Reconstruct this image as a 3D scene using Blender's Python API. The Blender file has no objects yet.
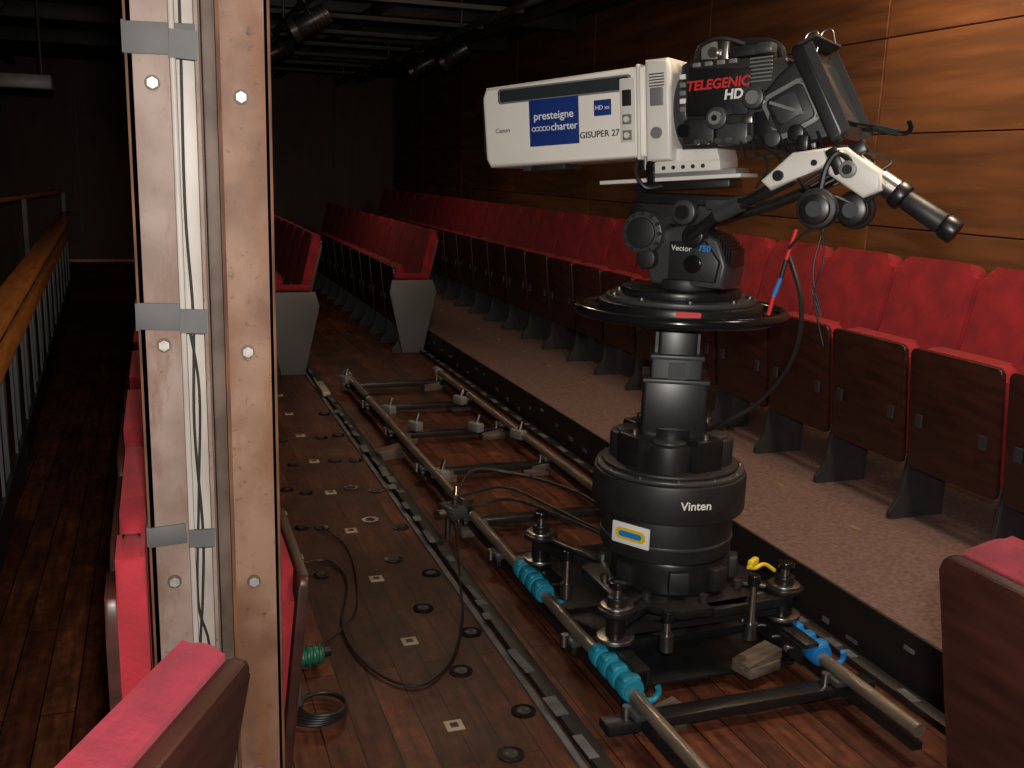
import bpy, bmesh, math, random
from mathutils import Vector, Matrix
random.seed(7)
scn = bpy.context.scene
try:
    scn.view_settings.view_transform = 'Standard'
except Exception:
    pass

# ------------------------------------------------------------------ materials
def mat(name, col, rough=0.5, metal=0.0, var=0.0, scale=8.0, bump=0.0, stretch=(1,1,1), col2=None, coat=0.0, sheen=0.0, detail=6.0, bscale=None, lo=0.35, hi=0.65, spots=None, spec=None):
    m = bpy.data.materials.new(name); m.use_nodes = True
    nt = m.node_tree; N = nt.nodes; L = nt.links
    p = N['Principled BSDF']
    p.inputs['Base Color'].default_value = (*col, 1)
    p.inputs['Roughness'].default_value = rough
    p.inputs['Metallic'].default_value = metal
    if spec is not None: p.inputs['Specular IOR Level'].default_value = spec
    if coat: p.inputs['Coat Weight'].default_value = coat
    if sheen:
        p.inputs['Sheen Weight'].default_value = sheen
        p.inputs['Sheen Tint'].default_value = (*[min(1, c*1.5+.1) for c in col], 1)
    if var or col2 or bump:
        tc = N.new('ShaderNodeTexCoord'); mp = N.new('ShaderNodeMapping')
        mp.inputs['Scale'].default_value = stretch
        L.new(tc.outputs['Object'], mp.inputs['Vector'])
        nz = N.new('ShaderNodeTexNoise'); nz.inputs['Scale'].default_value = scale; nz.inputs['Detail'].default_value = detail
        L.new(mp.outputs['Vector'], nz.inputs['Vector'])
        c2 = col2 if col2 else tuple(c*(1-var) for c in col)
        cr = N.new('ShaderNodeValToRGB')
        cr.color_ramp.elements[0].position = lo; cr.color_ramp.elements[1].position = hi
        cr.color_ramp.elements[0].color = (*c2, 1); cr.color_ramp.elements[1].color = (*col, 1)
        L.new(nz.outputs['Fac'], cr.inputs['Fac'])
        out = cr.outputs['Color']
        for sp in (spots or []):
            nz4 = N.new('ShaderNodeTexNoise'); nz4.inputs['Scale'].default_value = sp[1]; nz4.inputs['Detail'].default_value = 12; nz4.inputs['Roughness'].default_value = .75
            mp4 = N.new('ShaderNodeMapping'); mp4.inputs['Scale'].default_value = sp[3]
            L.new(tc.outputs['Object'], mp4.inputs['Vector']); L.new(mp4.outputs['Vector'], nz4.inputs['Vector'])
            c4 = N.new('ShaderNodeValToRGB'); c4.color_ramp.elements[0].position = sp[2]; c4.color_ramp.elements[1].position = sp[2]+.1
            L.new(nz4.outputs['Fac'], c4.inputs['Fac'])
            mx = N.new('ShaderNodeMix'); mx.data_type = 'RGBA'
            L.new(c4.outputs['Color'], mx.inputs['Factor']); L.new(out, mx.inputs['A']); mx.inputs['B'].default_value = (*sp[0], 1)
            out = mx.outputs['Result']
        L.new(out, p.inputs['Base Color'])
        if bump:
            nz2 = nz
            if bscale:
                nz2 = N.new('ShaderNodeTexNoise'); nz2.inputs['Scale'].default_value = bscale; nz2.inputs['Detail'].default_value = 4
                L.new(mp.outputs['Vector'], nz2.inputs['Vector'])
            bp = N.new('ShaderNodeBump'); bp.inputs['Strength'].default_value = bump; bp.inputs['Distance'].default_value = 0.01
            L.new(nz2.outputs['Fac'], bp.inputs['Height']); L.new(bp.outputs['Normal'], p.inputs['Normal'])
    return m

def plank_mat(name, cA, cB, rough, plank_w=0.09, plank_l=1.1):
    m = bpy.data.materials.new(name); m.use_nodes = True
    nt = m.node_tree; N = nt.nodes; L = nt.links; p = N['Principled BSDF']
    tc = N.new('ShaderNodeTexCoord'); mp = N.new('ShaderNodeMapping'); mp.inputs['Rotation'].default_value = (0, 0, math.radians(90))
    L.new(tc.outputs['Object'], mp.inputs['Vector'])
    br = N.new('ShaderNodeTexBrick')
    br.inputs['Scale'].default_value = 1; br.inputs['Brick Width'].default_value = plank_l; br.inputs['Row Height'].default_value = plank_w
    br.inputs['Mortar Size'].default_value = 0.0022; br.inputs['Color1'].default_value = (*cA, 1); br.inputs['Color2'].default_value = (*cB, 1)
    br.inputs['Mortar'].default_value = (0.003, 0.0015, 0.001, 1); br.inputs['Bias'].default_value = 0.0
    L.new(mp.outputs['Vector'], br.inputs['Vector'])
    def ramp(sc, stretch, lo, hi, ca, cb):
        mp2 = N.new('ShaderNodeMapping'); mp2.inputs['Scale'].default_value = stretch
        L.new(tc.outputs['Object'], mp2.inputs['Vector'])
        nz = N.new('ShaderNodeTexNoise'); nz.inputs['Scale'].default_value = sc; nz.inputs['Detail'].default_value = 8
        L.new(mp2.outputs['Vector'], nz.inputs['Vector'])
        cr = N.new('ShaderNodeValToRGB'); cr.color_ramp.elements[0].position = lo; cr.color_ramp.elements[1].position = hi
        cr.color_ramp.elements[0].color = (*ca, 1); cr.color_ramp.elements[1].color = (*cb, 1)
        L.new(nz.outputs['Fac'], cr.inputs['Fac']); return cr.outputs['Color']
    def mul(a, c):
        mx = N.new('ShaderNodeMix'); mx.data_type = 'RGBA'; mx.blend_type = 'MULTIPLY'; mx.inputs['Factor'].default_value = 1
        L.new(a, mx.inputs['A']); L.new(c, mx.inputs['B']); return mx.outputs['Result']
    r = mul(br.outputs['Color'], ramp(3, (14, 1.4, 1), .3, .7, (.4, .4, .4), (1.35, 1.25, 1.15)))
    r = mul(r, ramp(2.2, (1, 1, 1), .35, .6, (.55, .5, .5), (1.1, 1.1, 1.1)))
    r = mul(r, ramp(22, (1, 1, 1), .45, .62, (1, 1, 1), (1.5, 1.5, 1.45)))
    L.new(r, p.inputs['Base Color'])
    p.inputs['Specular IOR Level'].default_value = .35
    mr = N.new('ShaderNodeMapRange'); mr.inputs['To Min'].default_value = rough-.08; mr.inputs['To Max'].default_value = rough+.2
    nz3 = N.new('ShaderNodeTexNoise'); nz3.inputs['Scale'].default_value = 5
    L.new(tc.outputs['Object'], nz3.inputs['Vector']); L.new(nz3.outputs['Fac'], mr.inputs['Value']); L.new(mr.outputs['Result'], p.inputs['Roughness'])
    return m

M = {}
M['floor'] = plank_mat('floor_wood', (.110, .036, .019), (.050, .017, .010), .40)
M['floorL'] = plank_mat('floor_wood_walkway', (.15, .052, .022), (.08, .025, .012), .4)
M['red'] = mat('red_velvet', (.26, .006, .014), .88, var=.4, scale=9, bump=.15, bscale=120, sheen=.12)
M['pink'] = mat('red_velvet_flash_lit', (.24, .014, .032), .9, var=.4, scale=14, bump=.25, bscale=120, sheen=.25)  # foreground copy of the red velvet, pink cast of the flash painted in
M['ply'] = mat('seat_plywood', (.044, .013, .009), .42, var=.5, scale=5, stretch=(1, 1, 6))
M['seatmetal'] = mat('seat_metal', (.03, .03, .033), .55, var=.2)
M['endgrey'] = mat('seat_end_grey', (.10, .10, .105), .5, var=.15, scale=3)
M['carpet'] = mat('carpet_pile', (.165, .100, .088), .95, col2=(.105, .061, .054), scale=60, bump=.5, detail=8)
M['black'] = mat('black_satin', (.012, .012, .013), .34, var=.3, scale=20)
M['blackm'] = mat('black_matt', (.017, .017, .018), .5, var=.3, scale=20)
M['blackg'] = mat('black_gloss', (.008, .008, .009), .18)
M['dgrey'] = mat('dark_grey_paint', (.045, .047, .05), .40, var=.2, scale=12)
M['mgrey'] = mat('mid_grey', (.19, .19, .19), .4, var=.15)
M['white'] = mat('lens_white', (.86, .83, .76), .4, var=.05, scale=4)
M['white2'] = mat('off_white_paint', (.72, .70, .65), .4, var=.1, scale=10)
M['silver'] = mat('brushed_steel', (.6, .58, .55), .3, 1.0, var=.25, scale=30)
M['rail'] = mat('rail_steel', (.55, .47, .38), .33, .82, var=.35, scale=14, stretch=(4, .6, 4))
M['darksteel'] = mat('dark_steel', (.2, .19, .18), .35, .9, var=.4, scale=15)
M['blue'] = mat('blue_panel', (.010, .036, .20), .4)
M['teal'] = mat('turquoise_rubber', (.01, .25, .38), .5, var=.3, scale=12)
M['bluer'] = mat('blue_rubber', (.01, .20, .58), .5, var=.3, scale=12)
M['redp'] = mat('red_print', (.6, .02, .02), .5)
M['bluep'] = mat('blue_print', (.02, .2, .6), .5)
M['whitep'] = mat('white_print', (.8, .8, .8), .5)
M['blackp'] = mat('black_print', (.02, .02, .02), .5)
M['yellow'] = mat('yellow_label', (.75, .55, .02), .5)
M['wood'] = mat('raw_wood', (.14, .10, .075), .75, var=.6, scale=6, stretch=(1, 6, 6))
M['cable'] = mat('cable_black', (.014, .013, .013), .45)
M['green'] = mat('green_plastic', (.01, .11, .07), .4)
M['strip'] = mat('black_strip', (.012, .011, .011), .5, var=.3)
M['tape'] = mat('grey_tape', (.13, .13, .135), .5, var=.5, scale=12)
M['gaffer'] = mat('gaffer_tape', (.055, .054, .056), .7, var=.3, scale=10)
V3 = (1, 1, 1); VS = (1, 1, .3)
M['rust'] = mat('rusted_steel', (.165, .120, .104), .62, 0, col2=(.110, .072, .057), scale=9, bump=.02, bscale=90, detail=12, lo=.38, hi=.6, spec=.3,
                spots=[((.100, .050, .030), 6, .50, VS), ((.045, .020, .012), 60, .60, V3), ((.23, .19, .17), 50, .66, V3)])
M['rust2'] = mat('rusted_steel_dark', (.150, .086, .058), .62, 0, col2=(.085, .040, .022), scale=9, bump=.02, bscale=90, detail=12, lo=.38, hi=.6, spec=.3,
                spots=[((.115, .045, .017), 6, .50, VS), ((.030, .012, .007), 55, .57, V3), ((.21, .16, .12), 48, .66, V3)])
M['rustedge'] = mat('rusted_edge', (.10, .042, .018), .7, 0, col2=(.04, .016, .008), scale=25, detail=12, stretch=(1, 1, .4), spec=.2)
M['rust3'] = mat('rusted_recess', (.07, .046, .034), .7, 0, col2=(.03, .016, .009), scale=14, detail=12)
M['paintgrey'] = mat('worn_grey_paint', (.25, .23, .21), .5, 0, col2=(.17, .145, .125), scale=14, stretch=(1, 1, .4), detail=12, spots=[((.09, .05, .034), 34, .62, VS)], spec=.35)
M['bolt'] = mat('bolt_head', (.26, .24, .22), .5, .4, var=.3, scale=60)
M['handrail'] = mat('handrail_oak', (.60, .21, .05), .35, var=.3, scale=5, stretch=(8, 1, 8), coat=.2)
M['post'] = mat('rail_post_grey', (.15, .155, .16), .5, var=.2)
M['w1'] = mat('wall_panel_a', (.165, .062, .021), .6, var=.5, scale=3, stretch=(1, .5, 6), detail=8)
M['w2'] = mat('wall_panel_b', (.142, .052, .018), .6, var=.5, scale=3.3, stretch=(1, .5, 6), detail=8)
M['w3'] = mat('wall_panel_c', (.185, .071, .024), .6, var=.45, scale=2.7, stretch=(1, .5, 6), detail=8)
M['wdark'] = mat('wall_dark_wood', (.08, .040, .023), .6, var=.4, scale=3, stretch=(3, 3, .6))
M['ceil'] = mat('ceiling_black', (.022, .02, .019), .8, var=.3)
M['beam'] = mat('ceiling_steel_grey', (.04, .038, .037), .55, .2, var=.4)
M['gold'] = mat('brass_label', (.5, .36, .15), .4, .6)
M['plate'] = mat('floor_plate', (.42, .36, .27), .5, .3)
M['glass'] = mat('dark_window', (.03, .035, .04), .12)

# ------------------------------------------------------------------ mesh builder
def smooth_path(pts, n=8):
    pts = [Vector(p) for p in pts]
    if len(pts) < 3: return pts
    P = [pts[0]*2-pts[1]] + pts + [pts[-1]*2-pts[-2]]
    out = []
    for i in range(1, len(P)-2):
        a, b, c, d = P[i-1], P[i], P[i+1], P[i+2]
        for k in range(n):
            t = k/n
            out.append(.5*((2*b)+(c-a)*t+(2*a-5*b+4*c-d)*t*t+(3*b-a-3*c+d)*t**3))
    out.append(pts[-1])
    return out

class B:
    def __init__(s):
        s.bm = bmesh.new(); s.mats = []
    def mi(s, m):
        m = M[m]
        if m not in s.mats: s.mats.append(m)
        return s.mats.index(m)
    def add(s, t, m, X=None):
        i = s.mi(m)
        if X is not None: bmesh.ops.transform(t, matrix=X, verts=t.verts)
        bmesh.ops.recalc_face_normals(t, faces=t.faces)
        for f in t.faces: f.material_index = i; f.smooth = True
        me = bpy.data.meshes.new('tmp'); t.to_mesh(me); t.free()
        s.bm.from_mesh(me); bpy.data.meshes.remove(me)
    def box(s, c, size, m, rot=(0, 0, 0), bev=0.0, seg=2):
        t = bmesh.new(); bmesh.ops.create_cube(t, size=1)
        bmesh.ops.scale(t, vec=Vector(size), verts=t.verts)
        if bev: bmesh.ops.bevel(t, geom=t.edges[:], offset=min(bev, min(size)*.49), segments=seg, profile=.5, affect='EDGES')
        R = Matrix.Rotation(rot[2], 4, 'Z') @ Matrix.Rotation(rot[1], 4, 'Y') @ Matrix.Rotation(rot[0], 4, 'X')
        s.add(t, m, Matrix.Translation(c) @ R)
    def bar(s, p, q, w, h, m, bev=0.0):
        p = Vector(p); q = Vector(q); d = q-p; L = d.length
        X = d.normalized(); up = Vector((0, 0, 1)) if abs(X.z) < .95 else Vector((1, 0, 0))
        Y = up.cross(X).normalized(); Z = X.cross(Y)
        t = bmesh.new(); bmesh.ops.create_cube(t, size=1)
        bmesh.ops.scale(t, vec=Vector((L, w, h)), verts=t.verts)
        if bev: bmesh.ops.bevel(t, geom=t.edges[:], offset=bev, segments=2, profile=.5, affect='EDGES')
        A = Matrix((X, Y, Z)).transposed().to_4x4(); A.translation = (p+q)/2
        s.add(t, m, A)
    def cyl(s, p, q, r, m, r2=None, seg=28, bev=0.0):
        p = Vector(p); q = Vector(q); d = q-p
        t = bmesh.new()
        bmesh.ops.create_cone(t, cap_ends=True, segments=seg, radius1=r, radius2=r if r2 is None else r2, depth=d.length)
        if bev:
            es = [e for e in t.edges if abs(e.verts[0].co.z-e.verts[1].co.z) < 1e-6]
            bmesh.ops.bevel(t, geom=es, offset=bev, segments=2, profile=.5, affect='EDGES')
        Q = d.to_track_quat('Z', 'Y').to_matrix().to_4x4(); Q.translation = (p+q)/2
        s.add(t, m, Q)
    def sph(s, c, r, m, sc=(1, 1, 1)):
        t = bmesh.new(); bmesh.ops.create_uvsphere(t, u_segments=20, v_segments=12, radius=r)
        s.add(t, m, Matrix.Translation(c) @ Matrix.Diagonal((*sc, 1)))
    def torus(s, c, R, r, m, axis='Z', a0=0, a1=2*math.pi, n=48, k=10, rot=None):
        full = abs(a1-a0-2*math.pi) < 1e-4
        pts = []
        for i in range(n+(0 if full else 1)):
            a = a0+(a1-a0)*i/n
            v = Vector((math.cos(a)*R, math.sin(a)*R, 0))
            if axis == 'Y': v = Vector((v.x, 0, v.y))
            if axis == 'X': v = Vector((0, v.x, v.y))
            if rot: v = rot @ v
            pts.append(Vector(c)+v)
        s.tube(pts, r, m, k=k, closed=full)
    def tube(s, pts, r, m, k=8, closed=False, sm=0):
        if sm: pts = smooth_path(pts, sm)
        pts = [Vector(p) for p in pts]; n = len(pts)
        t = bmesh.new(); rings = []
        nrm = None
        for i in range(n):
            a = pts[(i-1) % n] if (closed or i > 0) else pts[i]
            b = pts[(i+1) % n] if (closed or i < n-1) else pts[i]
            d = (b-a).normalized()
            if nrm is None:
                u = Vector((0, 0, 1)) if abs(d.z) < .9 else Vector((1, 0, 0))
                nrm = (u-d*u.dot(d)).normalized()
            else:
                nrm = (nrm-d*nrm.dot(d)).normalized()
            bn = d.cross(nrm)
            rings.append([t.verts.new(pts[i]+nrm*r*math.cos(2*math.pi*j/k)+bn*r*math.sin(2*math.pi*j/k)) for j in range(k)])
        rng = n if closed else n-1
        for i in range(rng):
            A = rings[i]; C = rings[(i+1) % n]
            for j in range(k):
                t.faces.new((A[j], A[(j+1) % k], C[(j+1) % k], C[j]))
        if not closed:
            t.faces.new(rings[0]); t.faces.new(rings[-1])
        s.add(t, m)
    def prism(s, poly, t0, t1, m, plane='XZ', bev=0.0, X=None, seg=2):
        t = bmesh.new()
        def mk(u, v, w):
            return {'XZ': (u, w, v), 'YZ': (w, u, v), 'XY': (u, v, w)}[plane]
        a = [t.verts.new(mk(u, v, t0)) for u, v in poly]; b = [t.verts.new(mk(u, v, t1)) for u, v in poly]
        n = len(poly)
        f1 = t.faces.new(a); f2 = t.faces.new(b)
        for i in range(n): t.faces.new((a[i], a[(i+1) % n], b[(i+1) % n], b[i]))
        if bev:
            es = list(f1.edges)+list(f2.edges)
            bmesh.ops.bevel(t, geom=es, offset=bev, segments=seg, profile=.5, affect='EDGES')
        s.add(t, m, X)
    def slab(s, c, w, h, th, rad, m, rot=0.0, bev=.01, seg=3, rz=0.0, plane='YZ'):
        poly = []
        for cx, cy, a0 in ((w/2-rad, h/2-rad, 0), (-w/2+rad, h/2-rad, 90), (-w/2+rad, -h/2+rad, 180), (w/2-rad, -h/2+rad, 270)):
            for i in range(6):
                a = math.radians(a0+i*18); poly.append((cx+rad*math.cos(a), cy+rad*math.sin(a)))
        X = Matrix.Translation(c) @ Matrix.Rotation(rz, 4, 'Z') @ Matrix.Rotation(rot, 4, 'Y')
        s.prism(poly, -th/2, th/2, m, plane, bev, X, seg)
    def mesh(s, name, ang=35):
        me = bpy.data.meshes.new(name); s.bm.to_mesh(me); s.bm.free()
        for m in s.mats: me.materials.append(m)
        try: me.set_sharp_from_angle(angle=math.radians(ang))
        except Exception: pass
        return me
    def obj(s, name, parent=None, ang=35):
        o = bpy.data.objects.new(name, s.mesh(name, ang)); scn.collection.objects.link(o)
        if parent: o.parent = parent
        return o

def empty(name, mw):
    o = bpy.data.objects.new(name, None); scn.collection.objects.link(o); o.matrix_world = mw
    o.empty_display_size = .1
    return o

def text(body, size, loc, m, parent, name, ax=(-1, 0, 0), ay=(0, 0, 1), ext=.0006, bold=0.0, align='CENTER', shear=0.0):
    cu = bpy.data.curves.new(name, 'FONT'); cu.body = body; cu.size = size; cu.extrude = ext; cu.offset = bold
    cu.align_x = align; cu.align_y = 'CENTER'; cu.shear = shear
    cu.materials.append(M[m])
    o = bpy.data.objects.new(name, cu); scn.collection.objects.link(o)
    X = Vector(ax).normalized(); Y = Vector(ay).normalized(); Z = X.cross(Y)
    A = Matrix((X, Y, Z)).transposed().to_4x4(); A.translation = loc
    o.parent = parent; o.matrix_local = A
    return o

R_ = math.radians
# ------------------------------------------------------------------ room shell
H = 2.8
b = B(); b.box((1.35, 7.0, -.05), (3.1, 17, .1), 'floor'); b.obj('floor')
b = B(); b.box((-.75, 7.0, -.052), (1.1, 17, .1), 'floorL'); b.obj('floor_walkway')
b = B(); b.box((-3.2, 7, -1.25), (3.8, 17, .1), 'wdark'); b.obj('floor_lower')
# raised carpet tier
b = B()
b.box((2.785, 6.95, .085), (1.41, 16.9, .168), 'strip')
b.box((2.785, 6.95, .172), (1.41, 16.9, .012), 'carpet', bev=.004)
b.box((2.085, 6.95, .172), (.012, 16.9, .014), 'strip', bev=.003)
for i in range(60):
    y = 1.3+i*.22+random.uniform(-.05, .05)
    b.box((2.078, y, random.uniform(.03, .13)), (.004, random.uniform(.02, .06), random.uniform(.008, .02)), 'tape')
for i in range(16):
    b.box((2.52+random.uniform(-.02, .02), 1.9+i*.55, .1795), (.02, .05, .003), 'gold')
b.obj('carpet_tier')
b = B()
b.box((1.02, 4.3, .012), (.05, 6.4, .024), 'strip', bev=.004)
b.box((.975, 4.3, .004), (.02, 6.4, .008), 'tape')
y = 1.3
while y < 7.3:
    L_ = random.uniform(.03, .16)
    b.box((1.0+random.uniform(-.01, .015), y, .026), (random.uniform(.015, .04), L_, .003), 'tape', rot=(0, 0, random.uniform(-.08, .08)))
    y += L_+random.uniform(.02, .2)
b.obj('trim_1')
b = B()
b.box((2.03, 5.0, .012), (.05, 7, .024), 'strip', bev=.004)
y = 1.7
while y < 8.2:
    L_ = random.uniform(.02, .12)
    b.box((2.02, y, .026), (.03, L_, .003), 'tape', rot=(0, 0, random.uniform(-.08, .08)))
    y += L_+random.uniform(.03, .2)
b.obj('trim_2')
# right wall of wood panels
b = B()
b.box((3.56, 7, H/2), (.06, 17, H), 'strip')
zs = [0.0, .8, 1.27, 1.73, 2.2, 2.79]
ys = [-1.25, .62, 2.48, 4.34, 6.1, 7.98, 9.9, 11.8, 13.7, 15.5]
for i in range(len(ys)-1):
    for j in range(len(zs)-1):
        m = random.choice(['w1', 'w2', 'w3'])
        b.box((3.515, (ys[i]+ys[i+1])/2, (zs[j]+zs[j+1])/2), (.03, ys[i+1]-ys[i]-.014, zs[j+1]-zs[j]-.006), m, bev=.002, seg=1)
b.obj('wall_right')
b = B()
b.box((-.75, 15.6, .8), (8.7, .1, 4.2), 'wdark')
for i in range(10):
    b.box((-4.6+i*.9, 15.54, .8), (.04, .03, 4.1), 'strip')
b.obj('wall_back')
b = B()
b.box((-5.1, 7, .8), (.1, 17, 4.2), 'wdark')
for i in range(15):
    b.box((-5.04, -1.3+i*1.1, .8), (.03, .05, 4.1), 'strip')
b.obj('wall_left')
b = B(); b.box((-.75, 7, H+.05), (8.7, 17, .1), 'ceil'); b.obj('ceiling')
b = B()
for y in (4.6, 6.4, 8.2, 10, 12): b.box((.6, y, H-.07), (5.6, .10, .14), 'beam', bev=.01)
for x in (-1.6, .35, 1.6, 2.7): b.box((x, 8.2, H-.17), (.07, 12, .06), 'beam', bev=.008)
for i in range(9): b.box((1.1, 4.9+i*.9, H-.25), (2.6, .03, .03), 'beam')
b.obj('ceiling_beams')
b = B()
for x, z in ((.9, 2.46), (2.2, 2.5)):
    b.tube([(x, 3.9, z), (x, 13, z)], .024, 'dgrey')
    for y in (5, 7.5, 10, 12.5): b.tube([(x, y, z), (x, y, H)], .01, 'dgrey', k=6)
b.obj('lighting_bar')
b = B()
b.box((-.95, 8.3, 2.02), (.55, .25, .10), 'mgrey', bev=.01)
b.tube([(-1.15, 8.3, 2.06), (-1.15, 8.3, H)], .01, 'dgrey'); b.tube([(-.75, 8.3, 2.06), (-.75, 8.3, H)], .01, 'dgrey')
b.obj('ceiling_fixture')
def spotlight(x, y, z, rz, tilt, m='black'):
    e = empty('stage_spotlight', Matrix.Translation((x, y, z)) @ Matrix.Rotation(rz, 4, 'Z') @ Matrix.Rotation(tilt, 4, 'Y'))
    q = B()
    q.cyl((-.10, 0, 0), (.10, 0, 0), .06, m, bev=.008)
    q.cyl((.10, 0, 0), (.14, 0, 0), .068, m, r2=.072)
    q.cyl((.138, 0, 0), (.142, 0, 0), .055, 'glass')
    q.torus((0, 0, .02), .08, .007, m, axis='X', a0=0, a1=math.pi, n=16)
    q.cyl((0, 0, .09), (0, 0, .16), .012, m)
    for i in range(5): q.torus((-.08+i*.025, 0, 0), .062, .003, m, axis='X', n=20, k=5)
    q.obj('housing', e)
for x, y, rz in ((.9, 6.1, 2.9), (2.2, 7.6, 2.6), (.9, 7.8, 3.4), (2.2, 8.6, 2.8), (.9, 9.5, 3)):
    spotlight(x, y, 2.31 if x < 1 else 2.35, rz, .5)
for x, y, z in ((-1.5, 6.5, 2.5), (-1.0, 7.4, 2.5), (-1.9, 8.5, 2.45), (-.85, 6.4, 2.45)):
    spotlight(x, y, z, -.6, .4, 'dgrey')
# railing on the left
b = B()
P0 = Vector((-.50, 1.8, 0)); P1 = Vector((-.92, 12, 0))
def rp(t, z, off=0): 
    v = P0.lerp(P1, t); return (v.x+off, v.y, z)
b.bar(rp(0, .89), rp(1, .89), .11, .05, 'handrail', bev=.012)
b.bar(rp(0, .70), rp(1, .70), .03, .10, 'handrail', bev=.006)
b.bar(rp(0, .08, -.02), rp(1, .08, -.02), .02, .16, 'dgrey')
for i in range(16):
    t = .02+i*.064
    v = P0.lerp(P1, t)
    b.box((v.x-.035, v.y, .44), (.02, .07, .88), 'post', bev=.003)
    b.box((v.x-.035, v.y+.3, .44), (.012, .03, .86), 'post')
b.obj('railing')
b = B()
b.bar((-1.35, 8.5, 1.12), (-.98, 12.4, 1.12), .05, .04, 'handrail', bev=.01)
for t in (0, .5, 1):
    v = Vector((-1.35, 8.5, 0)).lerp(Vector((-.98, 12.4, 0)), t); b.box((v.x, v.y, -.04), (.04, .04, 2.3), 'post')
b.bar((-.95, 12.3, .35), (.3, 12.3, .35), .04, .03, 'handrail')
b.obj('far_railing')

# ------------------------------------------------------------------ seats (facing +x locally)
def seat_mesh(name, lean=.15, px=.15, end=None, folded=True, base='seatmetal', th=.07, arm=None):
    q = B()
    hb = .64; cz = .69
    ang = -math.atan2(lean, hb)
    q.slab((-lean/2, 0, cz), .455, hb, th, .055, 'red', rot=ang, bev=min(.03, th*.4), seg=4)
    q.slab((-lean/2-th/2-.007, 0, cz-.02), .43, hb-.06, .016, .05, 'ply', rot=ang, bev=.005)
    if folded:
        q.slab((px-.03, 0, .475), .44, .46, .075, .05, 'red', rot=.10, bev=.03, seg=4)
        q.slab((px+.022, 0, .46), .445, .48, .02, .02, 'ply', rot=.10, bev=.005)
        q.cyl((px-.06, -.235, .30), (px-.06, .235, .30), .014, 'seatmetal', seg=12)
        q.box((px+.036, -.16, .42), (.01, .03, .05), 'seatmetal'); q.box((px+.036, .16, .42), (.01, .03, .05), 'seatmetal')
        for sy in (-1, 1):
            y = sy*.2375
            q.prism([(-.05, 0), (px+.06, 0), (px+.06, .03), (px+.01, .10), (px-.02, .36), (-.02, .62), (-.07, .62), (-.05, .3)], y-.008, y+.0023 if sy > 0 else y+.008, base, 'XZ')
            q.box((px-.03, y, .012), (.16, .02, .024), base)
    else:
        q.box((-.0, .15, .25), (.03, .03, .5), 'seatmetal'); q.box((-.0, -.15, .25), (.03, .03, .5), 'seatmetal')
    if end:
        y = end*.262
        q.prism([(-.04, 0), (px-.02, 0), (px+.09, .50), (px+.07, .60), (-.12, .60), (-.15, .5)], y-.014, y+.014, 'endgrey', 'XZ', bev=.004)
        q.box((.06, y, .63), (.30, .055, .05), 'red', bev=.02, seg=3)
    return q.mesh(name)
me_seat = seat_mesh('theatre_seat_mesh')
me_end = seat_mesh('theatre_seat_end_mesh', end=1)
me_up = seat_mesh('theatre_seat_upright_mesh', lean=.03, px=.21)
me_back = seat_mesh('theatre_seat_back_mesh', lean=.0, px=.2, folded=False, th=.035)
me_back2 = seat_mesh('theatre_seat_back_narrow_mesh', lean=.0, px=.2, folded=False, th=.035)
# foreground seats seen from behind: wooden shell flush with the cushion top
def rear_seat(name, th):
    q = B()
    ang = -math.atan2(.11, .52)
    q.slab((-.0975+th/2, 0, .62), .455, .52, th, .03, 'pink', rot=ang, bev=min(.025, th*.4), seg=5)
    q.slab((-.108, 0, .605), .455, .52, .022, .025, 'ply', rot=ang, bev=.006)
    for sy in (-1, 1):
        q.prism([(-.03, 0), (.12, 0), (.12, .03), (.05, .08), (.02, .42), (-.04, .42)], sy*.20-.01, sy*.20+.01, 'seatmetal', 'XZ')
    q.box((.13, 0, .40), (.28, .40, .07), 'red', bev=.03, seg=4)
    return q.mesh(name)
me_fg = rear_seat('theatre_seat_rear_mesh', .052)
me_fg2 = rear_seat('theatre_seat_rear_thick_mesh', .095)
def seat(me, x, y, z, rz, sy=1.0, sz=1.0):
    o = bpy.data.objects.new('theatre_seat', me); scn.collection.objects.link(o)
    o.location = (x, y, z); o.rotation_euler = (0, 0, rz); o.scale = (1, sy, sz)
    return o
PI = math.pi
for i in range(28):    # raised right row, faces -X
    seat(me_seat, 2.92, .90+.48*i, .179, PI)
for i in range(11):    # row at right beyond the track
    seat(me_end if i == 0 else me_seat, 1.99, 8.16+.48*i, 0, PI)
for i in range(12):    # middle row beyond the track
    seat(me_end if i == 0 else me_seat, .93, 7.45+.48*i, 0, PI)
for i in range(19):    # left row faces +X
    seat(me_up, -.010, 2.09+.48*i, 0, 0)
seat(me_back, -.050, 1.61, 0, 0)
seat(me_back2, -.050, 1.305, 0, 0, .26)
seat(me_fg, -.172, .972, 0, R_(153), 1, 1.10)
seat(me_fg2, 1.318, .945, 0, 0, 1, 1.08)

# ------------------------------------------------------------------ steel column
col = empty('steel_column', Matrix.Translation((.060, 1.36, 0)))
b = B()
h = 2.8
b.box((-.060, .006, h/2), (.056, .012, h), 'rust', bev=.002)
b.box((-.083, .075, h/2), (.010, .15, h), 'rust', bev=.002)
b.box((.053, .006, h/2), (.064, .012, h), 'rust2', bev=.002)
b.box((.0815, .075, h/2), (.010, .15, h), 'rustedge', bev=.002)
b.box((.0215, .0055, h/2), (.005, .0125, h), 'rustedge'); b.box((.0838, .0055, h/2), (.003, .0125, h), 'rustedge')
b.box((-.0870, .0055, h/2), (.003, .0125, h), 'rustedge')
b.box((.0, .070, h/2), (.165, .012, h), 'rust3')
b.obj('flanges', col)
b = B()
b.box((-.018, .026, h/2), (.034, .03, h), 'paintgrey', bev=.004)
b.box((-.033, .004, h/2), (.008, .022, h), 'paintgrey', bev=.003)
b.box((-.004, .008, h/2), (.006, .02, h), 'rust', bev=.002)
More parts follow.
